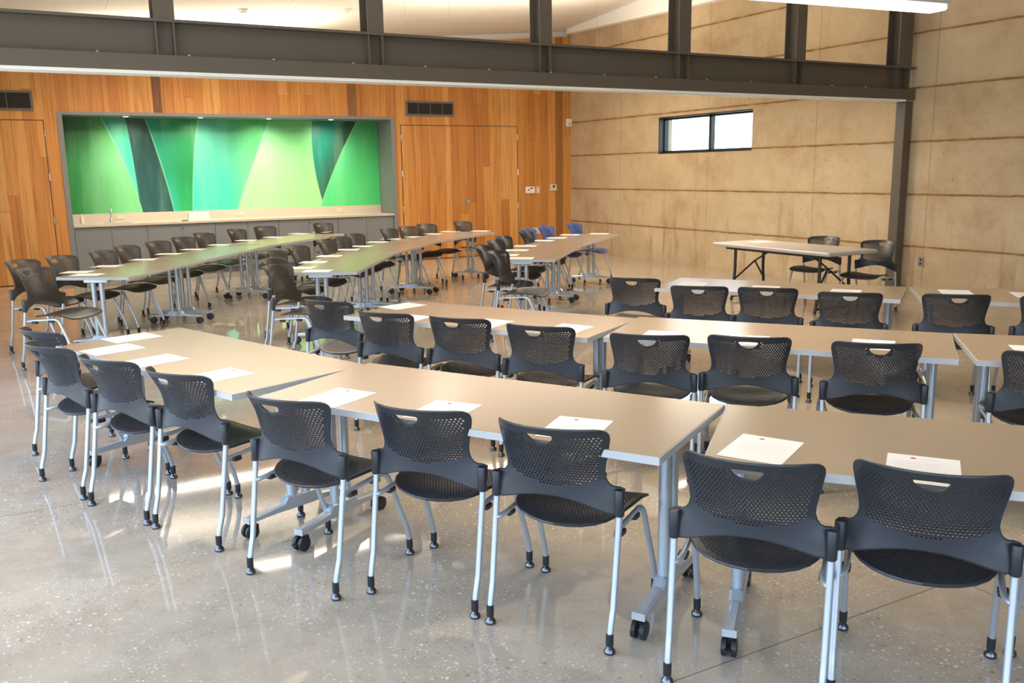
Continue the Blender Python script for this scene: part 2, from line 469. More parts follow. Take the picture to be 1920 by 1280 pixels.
def m_mural():
    """abstract green leaf panel; u, v run over the panel"""
    t = NT('green_leaf_print'); g, x, y, z = t.pos()
    u = t.m('DIVIDE', t.m('SUBTRACT', x, .706), 5.54); v = t.m('DIVIDE', t.m('SUBTRACT', z, 1.060), 1.604)
    ln = t.noise(t.vec(t.m('MULTIPLY', u, 22.0), 0.0, t.m('MULTIPLY', v, .9)), 1.0, 4)
    def quad(a, b, c): return t.m('ADD', t.m('ADD', t.m('MULTIPLY', t.m('MULTIPLY', v, v), a), t.m('MULTIPLY', v, b)), c)
    def grad(cols, fu, u0, u1):
        k = t.step(u, u0, u1) if fu == 'u' else t.step(v, u0, u1)
        return t.mix(k, srgb(*cols[0]), srgb(*cols[1]))
    R0 = t.mix(t.step(v, .45, 1.0), grad([(44,134,60),(128,214,140)], 'u', .0, .17), grad([(36,92,48),(74,150,70)], 'u', .0, .14))
    R1 = grad([(84,214,180),(56,158,116)], 'v', .3, 1.0)
    R2 = grad([(44,90,88),(30,62,56)], 'v', .0, .9)
    R3 = t.mix(t.step(v, .0, .5), grad([(66,196,176),(40,168,96)], 'u', .27, .33), grad([(40,150,112),(40,140,78)], 'u', .25, .36))
    R4 = t.mix(t.step(u, .44, .56), t.mix(t.step(v, .1, .75), srgb(74,206,184), srgb(86,182,150)), t.mix(t.step(v, .3, 1.0), srgb(112,208,140), srgb(64,176,92)))
    R5 = t.mix(t.step(u, .56, .74), t.mix(t.step(v, .55, 1.0), srgb(172,236,164), srgb(98,188,126)), t.mix(t.step(v, .2, .9), srgb(160,228,150), srgb(110,196,118)))
    R6 = t.mix(t.step(t.m('SUBTRACT', u, t.m('MULTIPLY', v, .10)), .715, .80), srgb(30,132,108), srgb(36,74,56))
    R7 = t.mix(t.step(v, .1, .95), grad([(88,216,130),(84,206,120)], 'u', .8, .98), grad([(110,214,150),(62,164,98)], 'u', .8, .93))
    bs = [(-.0421,-.0545,.2002),(-.0101,-.0094,.1938),(-.0198,-.0437,.2935),(.0191,.0179,.3502),(.004,.1196,.4896),(.0589,-.0866,.7852),(.0349,.1104,.7715)]
    cols = [R0, R1, R2, R3, R4, R5, R6, R7]
    c = R0; edges = [None]*7
    for i, bq in enumerate(bs):
        d = t.m('SUBTRACT', u, quad(*bq))
        if i == 1: d = t.m('MINIMUM', d, t.m('SUBTRACT', u, quad(*bs[0])))
        if i == 6: d = t.m('SUBTRACT', u, quad(*bq))
        k = t.step(d, -.0012, .0012)
        c = t.mix(k, c, cols[i+1])
        if i in (0, 2, 3, 4, 6):
            e = t.m('SUBTRACT', 1.0, t.step(t.m('ABSOLUTE', d), .0008, .003)); c = t.mix(t.m('MULTIPLY', e, .45), c, srgb(150,236,180))
    c = t.mix(t.m('MULTIPLY', t.step(ln, .4, .7), .12), c, srgb(190,245,200))
    return t.set(col=c, rough=.35, spec=.3)
M['mural'] = m_mural()

def m_emit(name, col, s):
    t = NT(name); return t.set(col=(.8,.8,.78), rough=.4, ec=(*col, 1), es=s)
M['lens'] = m_emit('lit_lens', (1.0,.95,.88), 2.0)
M['spot'] = m_emit('lit_downlight', (1.0,.97,.9), 3.0)
def m_glass():
    t = NT('window_glass'); t.t.nodes.remove(t.b)
    tr = t.t.nodes.new('ShaderNodeBsdfTransparent'); tr.inputs[0].default_value = (.93,.97,.96,1)
    gl = t.t.nodes.new('ShaderNodeBsdfGlossy'); gl.inputs['Roughness'].default_value = .02
    mx = t.t.nodes.new('ShaderNodeMixShader'); mx.inputs[0].default_value = .05
    t.t.links.new(tr.outputs[0], mx.inputs[1]); t.t.links.new(gl.outputs[0], mx.inputs[2]); t.t.links.new(mx.outputs[0], t.out.inputs[0])
    return t.mat
M['glass'] = m_glass()

# ------------------------------------------------------------------ camera
F_PX, YAW, PITCH, ROLL, CAM_H = 1653.472, radians(28.56562), radians(10.90178), radians(.84857), 1.6705
fwd = Vector((sin(YAW)*cos(PITCH), cos(YAW)*cos(PITCH), -sin(PITCH)))
rt = Vector((cos(YAW), -sin(YAW), 0)); dn = fwd.cross(rt)
r2 = rt*cos(ROLL) + dn*sin(ROLL); d2 = -rt*sin(ROLL) + dn*cos(ROLL)
cam = bpy.data.cameras.new('camera'); co = bpy.data.objects.new('camera', cam); COL.objects.link(co)
cam.sensor_width = 36; cam.lens = F_PX/1920*36; cam.clip_start = .05
mw = Matrix((r2, -d2, -fwd)).transposed().to_4x4(); mw.translation = (0, 0, CAM_H); co.matrix_world = mw
S.camera = co

# ------------------------------------------------------------------ room shell
XL, XR, YR, YB = -1.5, 10.194, -3.2, 16.022
def ceil_z(x, y): return 4.50 + .09*(x-10.194) - .065*(y-16.022)
def struct(name, mb, mats, parent=None):
    o = mb.build(name, mats, parent)
    if parent is None: o['kind'] = 'structure'
    return o
struct('floor', MB().box((XL-.3, YR-.3, -.12), (XR+.3, YB+1.0, 0)), M['floor'])
cm = MB(); P = [(XL-.3,YR-.3),(XR+.3,YR-.3),(XR+.3,YB+.9),(XL-.3,YB+.9)]
cm.add([(x,y,ceil_z(x,y)) for x,y in P]+[(x,y,ceil_z(x,y)+.15) for x,y in P], [(0,1,2,3),(7,6,5,4),(0,4,5,1),(1,5,6,2),(2,6,7,3),(3,7,4,0)])
struct('ceiling', cm, M['ceil'])
# concrete wall with the window opening
WY0, WY1, WZ0, WZ1 = 10.70, 13.06, 1.945, 2.585
HT = 5.4
w = MB()
for a, b in (((XR,YR-.3,0),(XR+.3,WY0,HT)), ((XR,WY1,0),(XR+.3,YB+.9,HT)), ((XR,WY0,0),(XR+.3,WY1,WZ0)), ((XR,WY0,WZ1),(XR+.3,WY1,HT))): w.box(a, b)
struct('wall_right', w, M['concrete'])
# timber wall with the kitchenette niche
NX0, NX1, NZ1, ND = .60, 6.27, 2.71, 16.75
w = MB()
def wood_top(x): return 3.46 + .0885*x
def slab(x0, x1, z0, z1a, z1b):
    vs = [(x0,YB,z0),(x1,YB,z0),(x1,YB,z1b),(x0,YB,z1a)]; vs += [(x,y+.10,z) for x,y,z in vs]
    w.add(vs, [(0,1,2,3),(7,6,5,4),(0,4,5,1),(1,5,6,2),(2,6,7,3),(3,7,4,0)])
slab(XL, NX0, .10, wood_top(XL), wood_top(NX0)); slab(NX1, XR, .10, wood_top(NX1), wood_top(XR)); slab(NX0, NX1, NZ1, wood_top(NX0), wood_top(NX1))
struct('wall_back', w, M['wood'])
struct('trim_1', MB().box((XL, YB+.12, 2.9), (XR, YB+.30, 4.7)), M['drywall'])
b = MB(); b.box((XL, YB+.015, 0), (NX0-.002, YB+.09, .10)); b.box((NX1+.002, YB+.015, 0), (XR, YB+.09, .10))
struct('baseboard_back', b, M['base'])
# left side: glazed front part and a solid rear part; wall behind the viewer
GY0, GY1, GZ1 = -2.6, 9.0, 2.7
w = MB(); w.box((XL-.25, GY1, 0), (XL, YB+.9, HT-.6)); w.box((XL-.25, YR, GZ1), (XL, GY1, HT-.6)); w.box((XL-.25, YR, 0), (XL, GY0, GZ1))
struct('wall_left', w, M['drywall'])
fr = MB()
for k in range(7):
    y = GY0 + (GY1-GY0)*k/6; fr.box((XL-.16, y-.03, 0), (XL-.08, y+.03, GZ1))
fr.box((XL-.16, GY0, GZ1-.06), (XL-.08, GY1, GZ1)); fr.box((XL-.16, GY0, 0), (XL-.08, GY1, .08)); fr.box((XL-.16, GY0, 2.15), (XL-.08, GY1, 2.21))
struct('window_2', fr, M['alu'])
w = MB(); w.box((XL-.25, YR-.25, 0), (-1.3, YR, HT)); w.box((3.4, YR-.25, 0), (XR, YR, HT)); w.box((-1.3, YR-.25, 3.0), (3.4, YR, HT))
struct('wall_front', w, M['rear'])
fr = MB()
for k in range(4):
    x = -1.3 + 4.7*k/3; fr.box((x-.03, YR-.16, 0), (x+.03, YR-.08, 3.0))
fr.box((-1.3, YR-.16, 2.94), (3.4, YR-.08, 3.0)); fr.box((-1.3, YR-.16, 0), (3.4, YR-.08, .08))
struct('window_3', fr, M['alu'])
# strip window in the concrete wall
fr = MB(); xa, xb = XR+.10, XR+.18
fr.box((xa,WY0,WZ0),(xb,WY1,WZ0+.05)); fr.box((xa,WY0,WZ1-.05),(xb,WY1,WZ1)); fr.box((xa,WY0,WZ0),(xb,WY0+.05,WZ1)); fr.box((xa,WY1-.05,WZ0),(xb,WY1,WZ1)); fr.box((xa,11.80-.03,WZ0),(xb,11.80+.03,WZ1))
fr.box((XR-.005,WY0,WZ0),(XR+.10,WY1,WZ0+.02)); fr.box((XR-.005,WY0,WZ1-.02),(XR+.10,WY1,WZ1)); fr.box((XR-.005,WY1-.02,WZ0),(XR+.10,WY1,WZ1))
win = struct('window_1', fr, M['alu'])
MB().box((xa+.035,WY0+.05,WZ0+.05),(xa+.043,11.77,WZ1-.05)).build('pane', M['glass'], win)
MB().box((xa+.035,11.83,WZ0+.05),(xa+.043,WY1-.05,WZ1-.05)).build('pane', M['glass'], win)
# white bulkhead under the ceiling along the concrete wall
v = []
for y, z0 in ((15.92, 4.405), (9.6, 4.27)):
    zt = ceil_z(XR, y) - .002; v += [(XR-.16,y,z0),(XR-.002,y,z0),(XR-.002,y,zt),(XR-.16,y,zt-.014)]
struct('trim_2', MB().add(v, [(3,2,1,0),(4,5,6,7),(0,1,5,4),(1,2,6,5),(2,3,7,6),(3,0,4,7)]), M['bulkhead'])

# niche lining, trim, mural
n = MB()
n.box((NX0, YB-.012, 0), (NX0+.075, ND, NZ1)); n.box((NX1-.075, YB-.012, 0), (NX1, ND, NZ1)); n.box((NX0+.075, YB-.012, NZ1-.05), (NX1-.075, ND, NZ1))
n.box((NX0, ND, 0), (NX1, ND+.05, NZ1))
struct('trim_3', n, M['cabinet'])
o = MB().box((NX0+.08, ND-.03, 1.065), (NX1-.08, ND-.002, NZ1-.052)).build('mural', M['mural'])
tag(o, 'abstract green leaf mural filling the niche above the beige counter', 'mural')
for i, x in enumerate((1.62, 2.80, 3.96, 5.09)):
    z = NZ1-.05
    t = thing('downlight', (x, 16.15, z), 0, '%s small lit downlight from the faucet end, in the niche top above the mural' % ('first','second','third','fourth')[i], 'light', 'downlights over the mural')
    MB().lathe([(.05,-.012),(.055,-.006),(.055,0)], n=16).build('ring', M['white'], t)
    MB().lathe([(.038,-.0145),(.038,-.0125)], n=16).build('lens', M['spot'], t)
    ld = bpy.data.lights.new('downlight_lamp', 'SPOT'); ld.energy = SPOT_W; ld.spot_size = radians(130); ld.spot_blend = 1.0; ld.shadow_soft_size = .04; ld.color = (1,.95,.86)
    lo = bpy.data.objects.new('downlight_lamp', ld); COL.objects.link(lo); lo.location = (x, 16.1, z-.03); lo.rotation_euler = (radians(24),0,0)

# counter, backsplash, cabinets
cz = .915
c = MB(); c.box((NX0+.078, YB-.02, cz-.035), (1.14, ND-.004, cz)); c.box((1.58, YB-.02, cz-.035), (NX1-.078, ND-.004, cz)); c.box((1.14, YB-.02, cz-.035), (1.58, 16.13, cz)); c.box((1.14, 16.44, cz-.035), (1.58, ND-.004, cz))
ct = c.build('countertop', M['counter']); tag(ct, 'long beige countertop with backsplash over the grey base cabinets', 'countertop')
MB().box((NX0+.08, ND-.05, cz), (NX1-.08, ND-.03, 1.065)).build('backsplash', M['counter'], ct)
sk = MB(); sk.box((1.14,16.13,.72),(1.58,16.44,.73)); sk.box((1.13,16.13,.72),(1.14,16.44,cz-.036)); sk.box((1.58,16.13,.72),(1.59,16.44,cz-.036)); sk.box((1.13,16.12,.72),(1.59,16.13,cz-.036)); sk.box((1.13,16.44,.72),(1.59,16.45,cz-.036))
tag(sk.build('sink', M['silver']), 'sunken sink basin in the beige counter below the faucet', 'sink')
t = thing('faucet', (1.275, 16.50, cz), 0, 'chrome gooseneck faucet standing behind the counter sink', 'faucet')
arc = [(0,0,0),(0,0,.19)] + [(0,-.075+.075*cos(a),.19+.075*sin(a)) for a in [pi*k/8 for k in range(1,8)]] + [(0,-.15,.155)]
MB().tube(arc, .011, 10).build('spout', M['chrome'], t)
MB().lathe([(.026,0),(.026,.05),(.014,.07)], n=14).build('base', M['chrome'], t)
MB().tube([(.02,0,.035),(.09,-.01,.05)], .008, 8).build('lever', M['chrome'], t)
t = thing('soap_dispenser', (.83, 16.45, cz), 0, 'clear soap dispenser with pump in the niche corner beside the sink', 'soap dispenser')
MB().lathe([(.035,0),(.036,.02),(.036,.10),(.015,.125)], n=14).build('bottle', M['cream'], t)
MB().tube([(0,0,.12),(0,0,.175),(0,-.05,.17)], .006, 8).build('pump', M['chrome'], t)
o = MB().rbox((2.485,16.18,cz),(2.83,16.34,cz+.135),.004).build('box', M['white']); tag(o, 'plain white box standing on the beige counter', 'box')
o = MB().tube([(2.36,16.17,cz+.008),(2.46,16.18,cz+.008)], .008, 8).build('marker_pen', M['black']); tag(o, 'small black pen lying on the counter beside the white box', 'pen')
for i, (x, z, wd) in enumerate(((1.45,1.0,.13),(3.45,.995,.16),(5.33,.99,.13))):
    t = thing('wall_outlet', (x, ND-.051, z), 0, 'beige outlet on the backsplash %s' % ('behind the faucet','near the middle of the counter','at the doors end of the counter')[i], 'outlet', 'outlets on the backsplash')
    MB().box((-wd/2,-.006,-.035),(wd/2,0,.035)).build('cover_plate', M['cream'], t)
    f = MB()
    for s in (-1, 1): f.box((s*wd/4-.014,-.008,-.02),(s*wd/4+.014,-.0061,.02))
    f.build('socket', M['cream'], t)
cx = [NX0+.078 + (NX1-NX0-.156)*k/10 for k in range(11)]
posn = ('under the sink, nearest the plain timber wall', 'beside the sink cabinet, below the white box', 'in the middle of the counter run', 'second from the end near the double doors', 'at the end nearest the double doors')
for k in range(5):
    x0, xm, x1 = cx[2*k], cx[2*k+1], cx[2*k+2]
    t = thing('base_cabinet', ((x0+x1)/2, YB+.02, 0), 0, 'grey two-door base cabinet '+posn[k], 'cabinet', 'grey base cabinets')
    h = (x1-x0)/2
    b = MB(); b.box((-h+.001,.024,.10),(h-.001,.5,.70)); b.box((-h+.001,.024,.70),(h-.001,.05,cz-.04)); b.box((-h+.001,.08,0),(h-.001,.5,.10)); b.build('body', M['cabinet'], t)
    for s in (-1, 1):
        a, c_ = (-h+.003, -.002) if s < 0 else (.002, h-.003)
        d = MB().rbox((a,0,.105),(c_,.022,cz-.045),.002).build('door', M['cabinet'], t)
        pa, pb = (-.085,-.012) if s < 0 else (.012,.085)
        MB().box((pa,-.014,cz-.047),(pb,.004,cz-.042)).box((pa,-.016,cz-.062),(pb,-.012,cz-.042)).build('pull', M['greyplate'], d)
        if s > 0 and k > 0: MB().lathe([(.011,-.006),(.011,0)], (.028,0,cz-.12), 12, axis='y').build('lock', M['chrome'], d)

# doors in the timber wall
def hinge(p, x, z): MB().lathe([(.012,-.055),(.012,.055)], (x, YB-.018, z), 10).build('hinge', M['chrome'], p)
def leaf(p, x0, x1, z1): return MB().rbox((x0,YB-.012,.012),(x1,YB-.001,z1),.0015).build('door_leaf', M['wood'], p)
g = MB(); g.box((6.385,YB-.003,.0),(6.40,YB-.0005,2.57)); g.box((8.905,YB-.003,0),(8.92,YB-.0005,2.57)); g.box((6.385,YB-.003,2.557),(8.92,YB-.0005,2.57)); g.box((7.93,YB-.003,0),(7.945,YB-.0005,2.557))
d = struct('door_1', g, M['base'])
la = leaf(d, 6.402, 7.932, 2.555); lb = leaf(d, 7.942, 8.903, 2.555)
for z in (2.33,1.66,.985): hinge(d, 6.393, z)
for z in (2.345,1.655,.975): hinge(d, 8.912, z)
MB().box((7.72,YB-.02,1.035),(7.81,YB-.0125,1.15)).build('lock_plate', M['greyplate'], la)
MB().rbox((7.745,YB-.045,1.06),(7.785,YB-.0205,1.125),.004).build('paddle', M['silver'], la)
MB().lathe([(.022,-.022),(.022,-.0125)], (7.76,YB,1.314), 14, axis='y').build('lock_cylinder', M['greyplate'], la)
g = MB(); g.box((.398,YB-.003,0),(.412,YB-.0005,2.575)); g.box((-1.48,YB-.003,2.562),(.412,YB-.0005,2.575))
d = struct('door_2', g, M['base'])
leaf(d, -.62, .396, 2.560); leaf(d, -1.48, -.63, 2.560)
for z in (2.367,1.69,1.016): hinge(d, .412, z)

# vents
def vent(x0, x1, z0, z1, cols, label):
    t = thing('wall_vent', ((x0+x1)/2, YB-.001, (z0+z1)/2), 0, label, 'vent', 'vents in the timber wall')
    a, h = (x1-x0)/2, (z1-z0)/2
    f = MB(); e = .035
    f.box((-a,-.02,-h),(a,0,-h+e)); f.box((-a,-.02,h-e),(a,0,h)); f.box((-a,-.02,-h+e),(-a+e,0,h-e)); f.box((a-e,-.02,-h+e),(a,0,h-e))
    for k in range(1, cols): x = -a + 2*a*k/cols; f.box((x-.006,-.016,-h+e),(x+.006,0,h-e))
    f.build('frame', M['vent'], t)
    s = MB(); s.box((-a+e,-.003,-h+e),(a-e,-.001,h-e)); k = 0; z = -h+e+.006
    while z < h-e-.004: s.box((-a+e,-.012,z),(a-e,-.003,z+.006)); z += .016
    s.build('grille', M['ventdark'], t)
vent(6.51, 7.51, 2.735, 3.01, 4, 'dark slatted vent high on the timber wall above the double doors')
vent(-.78, .29, 2.71, 3.01, 3, 'dark slatted vent high on the timber wall beside the mural niche')

# small wall plates
def plate(name, x0, x1, z0, z1, m, label, cat, d=.022, extra=None):
    t = thing(name, ((x0+x1)/2, YB, (z0+z1)/2), 0, label, cat); a, h = (x1-x0)/2, (z1-z0)/2
    MB().rbox((-a,-d,-h),(a,.002,h),.004).build('housing', M[m], t)
    if extra: extra(t, a, h, d)
    return t
def ex_alarm(t, a, h, d):
    MB().box((-.01,-d-.003,.02),(.06,-d+.001,.045)).build('red_tab', M['red'], t); MB().lathe([(.016,-d-.004),(.016,-d+.001)], (-.045,0,0), 12, axis='y').build('key_switch', M['screen'], t)
plate('alarm_panel', 9.09,9.30,1.225,1.36,'white','white wall panel with red tab and key switch beside the double doors','control panel',.035,ex_alarm)
plate('light_switch', 9.345,9.43,1.215,1.36,'cream','cream rocker switch plate just beside the white wall panel','switch',.012,lambda t,a,h,d: MB().rbox((-.016,-d-.005,-.033),(.016,-d+.001,.033),.002).build('rocker', M['white'], t))
plate('thermostat', 9.68,9.83,1.26,1.40,'cream','cream thermostat with small dark screen on the timber wall near the corner','thermostat',.03,lambda t,a,h,d: MB().box((-.025,-d-.002,.005),(.03,-d+.001,.045)).build('screen', M['screen'], t))
plate('motion_sensor', 10.08,10.185,2.57,2.73,'white','white motion sensor high in the corner where timber meets concrete','sensor',.06,lambda t,a,h,d: MB().rbox((-.03,-d-.006,-.05),(.03,-d+.001,0),.003).build('lens', M['cream'], t))
def ex_out(t, a, h, d):
    for s in (-1,1): MB().rbox((s*.045-.018,-d-.004,-.035),(s*.045+.018,-d+.001,.035),.002).build('socket', M['cream'], t)
plate('wall_outlet', 9.255,9.435,.385,.515,'cream','cream double outlet plate low on the timber wall behind the blue chairs','outlet',.012,ex_out)
t = thing('wall_outlet', (XR, 7.525, .44), 0, 'grey outlet plate low on the concrete wall beside the steel column', 'outlet')
MB().rbox((-.012,-.04,-.06),(-.001,.04,.06),.003).build('cover_plate', M['greyplate'], t)
for s in (-1,1): MB().box((-.014,-.015,s*.025-.014),(-.0115,.015,s*.025+.014)).build('socket', M['black'], t)
# smoke detectors
for i, (x, y, lb) in enumerate(((3.057,13.581,'white round smoke detector on the ceiling nearer the left edge of the photo'),(4.649,13.728,'white round smoke detector on the ceiling nearer the middle of the photo'))):
    t = thing('smoke_detector', (x, y, ceil_z(x,y)-.003), 0, lb, 'smoke detector', 'smoke detectors')
    MB().lathe([(.062,-.03),(.075,-.02),(.075,.006)], n=18).build('base', M['white'], t)
    MB().lathe([(.02,-.055),(.045,-.048),(.05,-.031)], n=16).build('sensing_cap', M['white'], t)

# ------------------------------------------------------------------ steel beam, posts, column
BY0, BY1 = 7.77, 7.97
t = thing('steel_beam', (3.4, (BY0+BY1)/2, 2.49), 0, 'dark brown steel beam with upright posts spanning the room above the tables', 'beam')
def loc(a, b): ox, oy, oz = 3.4, (BY0+BY1)/2, 2.49; return ((a[0]-ox,a[1]-oy,a[2]-oz),(b[0]-ox,b[1]-oy,b[2]-oz))
bx0, bx1 = XL+.01, XR-.03
m = MB(); m.box(*loc((bx0,BY0+.015,2.50),(bx1,BY1,2.52))); m.box(*loc((bx0,7.862,2.52),(bx1,7.878,2.88))); m.box(*loc((bx0,BY0,2.88),(bx1,BY1,2.902)))
m.build('bottom_chord', M['steel'], t)
MB().box(*loc((bx0,BY0,2.495),(bx1,BY0+.014,2.625))).build('face_plate', M['steel'], t)
MB().box(*loc((bx0,BY0-.004,2.474),(XR-.2,BY1-.01,2.499))).build('partition_track', M['track'], t)
for a, b in ((1.05,1.21),(2.825,2.977),(4.59,4.73),(6.32,6.477),(8.05,8.197),(9.82,10.06)):
    p = MB(); zt = ceil_z(a, 7.87)-.01; xm = (a+b)/2
    p.box(*loc((a,BY0+.002,2.903),(b,BY0+.014,zt))); p.box(*loc((a,BY1-.014,2.903),(b,BY1-.002,zt))); p.box(*loc((xm-.005,BY0+.014,2.903),(xm+.005,BY1-.014,zt)))
    p.build('post', M['steel'], t)
    for x in (a+.012, b-.012): MB().box(*loc((x-.007,BY0+.012,2.626),(x+.007,7.861,2.879))).build('stiffener', M['steel'], t)

for x in (.62,1.30,1.98,2.68,3.37,4.03,4.72,5.36,6.02,6.72,7.36,8.66,9.25):
    o_, _ = loc((x,BY0+.006,2.626),(0,0,0)); MB().lathe([(.012,0),(.012,.006),(.006,.011)], o_, 8).build('bolt', M['silver'], t)
t = thing('steel_column', (10.105, 7.87, 0), 0, 'square dark steel column standing against the concrete wall under the beam', 'column')
MB().rbox((-.07,-.07,.012),(.07,.07,2.477),.006).build('shaft', M['steel'], t)
MB().box((-.085,-.09,0),(.085,.09,.0115)).build('base_plate', M['steel'], t)

# ------------------------------------------------------------------ pendant luminaires
def pendant(x, y, z, L, rz, label, k=1.0, ws=1.7):
    t = thing('pendant_light', (x, y, z), rz, label, 'pendant light', 'linear pendant lights')
    h = L/2
    prof = [(y_*ws, z_) for y_, z_ in ((-.085,.035),(-.08,.08),(-.05,.115),(.05,.115),(.08,.08),(.085,.035))]
    b = MB(); n = len(prof); rings = []
    xs = [(-h-.05,.35),(-h-.03,.75),(-h,1),(h,1),(h+.03,.75),(h+.05,.35)]
    vs = [(px, yy*k, .07+(zz-.07)*k) for px, k in xs for yy, zz in prof]
    fs = [(i*n+j, i*n+(j+1)%n, (i+1)*n+(j+1)%n, (i+1)*n+j) for i in range(len(xs)-1) for j in range(n)]
    fs += [tuple(range(n-1,-1,-1)), tuple((len(xs)-1)*n+j for j in range(n))]
    b.add(vs, fs, 0, True); b.build('housing', M['housing'], t, sharp=35)
    MB().rbox((-h,-.07*ws,.0),(h,.07*ws,.034),.008).build('lens', M['lens'], t)
    for s in (-.7,.7):
        zt = ceil_z(x+s*h*cos(rz), y+s*h*sin(rz)) - z
        MB().tube([(s*h,0,.112),(s*h,0,zt)], .0012, 6).build('cable', M['greyplate'], t)
    for nm, zz, rx, pw in (('pendant_lamp', -.012, 0, PEND_DOWN), ('pendant_uplamp', .135, pi, PEND_UP)):
        ld = bpy.data.lights.new(nm, 'AREA'); ld.shape = 'RECTANGLE'; ld.size = L; ld.size_y = .14*ws; ld.energy = pw*L*(k if pw == PEND_DOWN else max(k, .8)); ld.color = LAMP_RGB
        lo = bpy.data.objects.new(nm, ld); COL.objects.link(lo); lo.parent = t; lo.location = (0,0,zz); lo.rotation_euler = (rx,0,0)
    return t
pendant(3.30, 4.02, 2.62, 3.8, radians(-5.5), 'lit white pendant light near the top right of the photo, before the beam', NEAR_K, 1.0)
pendant(-.4, 4.37, 2.62, 1.9, radians(-5.5), 'lit white pendant light before the beam, above the nearest table row', NEAR_K, 1.0)
pendant(7.88, 9.0, 2.585, 1.36, 0, 'lit white pendant light just past the beam, nearest the concrete wall', 1.0, 1.0)
pendant(2.6, 9.6, 2.70, 3.8, 0, 'added unseen pendant light past the beam over the long back rows', .3, 1.0)  # added pendant, hidden by the beam, to warm and brighten the deep area
pendant(2.6, 14.3, 3.22, 3.8, 0, 'added unseen pendant light in front of the mural niche', .55, 1.0)  # added behind the beam for up-light on the ceiling by the timber wall
pendant(7.2, 12.6, 3.25, 3.8, 0, 'added unseen pendant light in front of the double doors', .6)  # added out of sight behind the beam as fill for the far end

# ------------------------------------------------------------------ perforated stacking chair
def cdt_sheet(outline, holes, extra, surf, thick, inside):
    """flat perforated outline -> solid curved sheet"""
    vs = [Vector(p) for p in outline]; n = len(vs)
    es = [(i, (i+1) % n) for i in range(n)]
    for h in holes:
        o = len(vs); vs += [Vector(p) for p in h]; k = len(h); es += [(o+i, o+(i+1) % k) for i in range(k)]
    vs += [Vector(p) for p in extra]
    V, E, F, ov, oe, of = delaunay_2d_cdt(vs, es, [], 0, 1e-7)
    cents = [(sum((Vector(p) for p in h), Vector((0,0)))/len(h), max((Vector(p)-Vector(h[0])).length for p in h)*1.05) for h in holes]
    grid = {}
    cell = .02
    def in_poly(p, poly):
        c = False; j = len(poly)-1
        for i in range(len(poly)):
            a, b = poly[i], poly[j]
            if (a[1] > p[1]) != (b[1] > p[1]) and p[0] < (b[0]-a[0])*(p[1]-a[1])/(b[1]-a[1])+a[0]: c = not c
            j = i
        return c
    for i, h in enumerate(holes):
        xs = [p[0] for p in h]; ys = [p[1] for p in h]
        for gx in range(int(math.floor(min(xs)/cell)), int(math.floor(max(xs)/cell))+1):
            for gy in range(int(math.floor(min(ys)/cell)), int(math.floor(max(ys)/cell))+1): grid.setdefault((gx,gy), []).append(i)
    tris = []
    for f in F:
        p = sum((V[i] for i in f), Vector((0,0)))/len(f)
        if not in_poly(p, outline): continue
        if any(in_poly(p, holes[i]) for i in grid.get((int(math.floor(p[0]/cell)), int(math.floor(p[1]/cell))), [])): continue
        tris.append(list(f))
    A, B = [], []
    e = 1e-4
    for p in V:
        c = Vector(surf(p[0], p[1])); du = Vector(surf(p[0]+e, p[1]))-c; dv = Vector(surf(p[0], p[1]+e))-c
        nn = du.cross(dv).normalized(); A.append(c+nn*thick/2); B.append(c-nn*thick/2)
    N = len(V); mb = MB()
    ec = {}
    for f in tris:
        for i in range(len(f)):
            a, b = f[i], f[(i+1) % len(f)]; ec[(a,b)] = 1
    walls = [(a,b) for (a,b) in ec if (b,a) not in ec]
    mb.add(A+B, tris + [[i+N for i in reversed(f)] for f in tris], 0, True)
    mb.add(A+B, [(b, a, a+N, b+N) for a, b in walls], 0, False)
    # weld: reuse the same vertices for the walls
    for k in range(len(walls)):
        q = mb.f[-len(walls)+k]; mb.f[-len(walls)+k] = [i-2*N for i in q]
    mb.v = mb.v[:2*N]
    return mb
def hexa(x, y, r, n=6): return [(x+r*cos(2*pi*k/n+.3), y+r*sin(2*pi*k/n+.3)) for k in range(n)]

def back_half(z):
    pts = [(.58,.205),(.605,.191),(.63,.188),(.68,.195),(.73,.206),(.765,.213),(.79,.208),(.806,.185)]
    if z <= pts[0][0]: return pts[0][1]
    for (a, u), (b, v) in zip(pts, pts[1:]):
        if z <= b: return u+(v-u)*(z-a)/(b-a)
    return .15
BK = [(.47,.024,.58),(.49,.028,.60),(.53,.036,.64),(.60,.030,.43),(.66,.010,.355),(.72,-.022,.297),(.80,-.075,.249),(.83,-.096,.245)]
def back_surf(x, z):
    i = 1
    while i < len(BK)-3 and z > BK[i+1][0]: i += 1
    (za, ya, ra), (zb, yb, rb) = BK[i], BK[i+1]; t = (z-za)/(zb-za)
    def herm(k):
        p0, p1, p2, p3 = (BK[j] for j in (i-1, i, i+1, i+2))
        m1 = (p2[k]-p0[k])/(p2[0]-p0[0])*(zb-za); m2 = (p3[k]-p1[k])/(p3[0]-p1[0])*(zb-za)
        return (2*t**3-3*t*t+1)*p1[k] + (t**3-2*t*t+t)*m1 + (-2*t**3+3*t*t)*p2[k] + (t**3-t*t)*m2
    R = herm(2); yc = herm(1)
    return (x, yc + R - sqrt(max(R*R-x*x, 1e-9)), z)
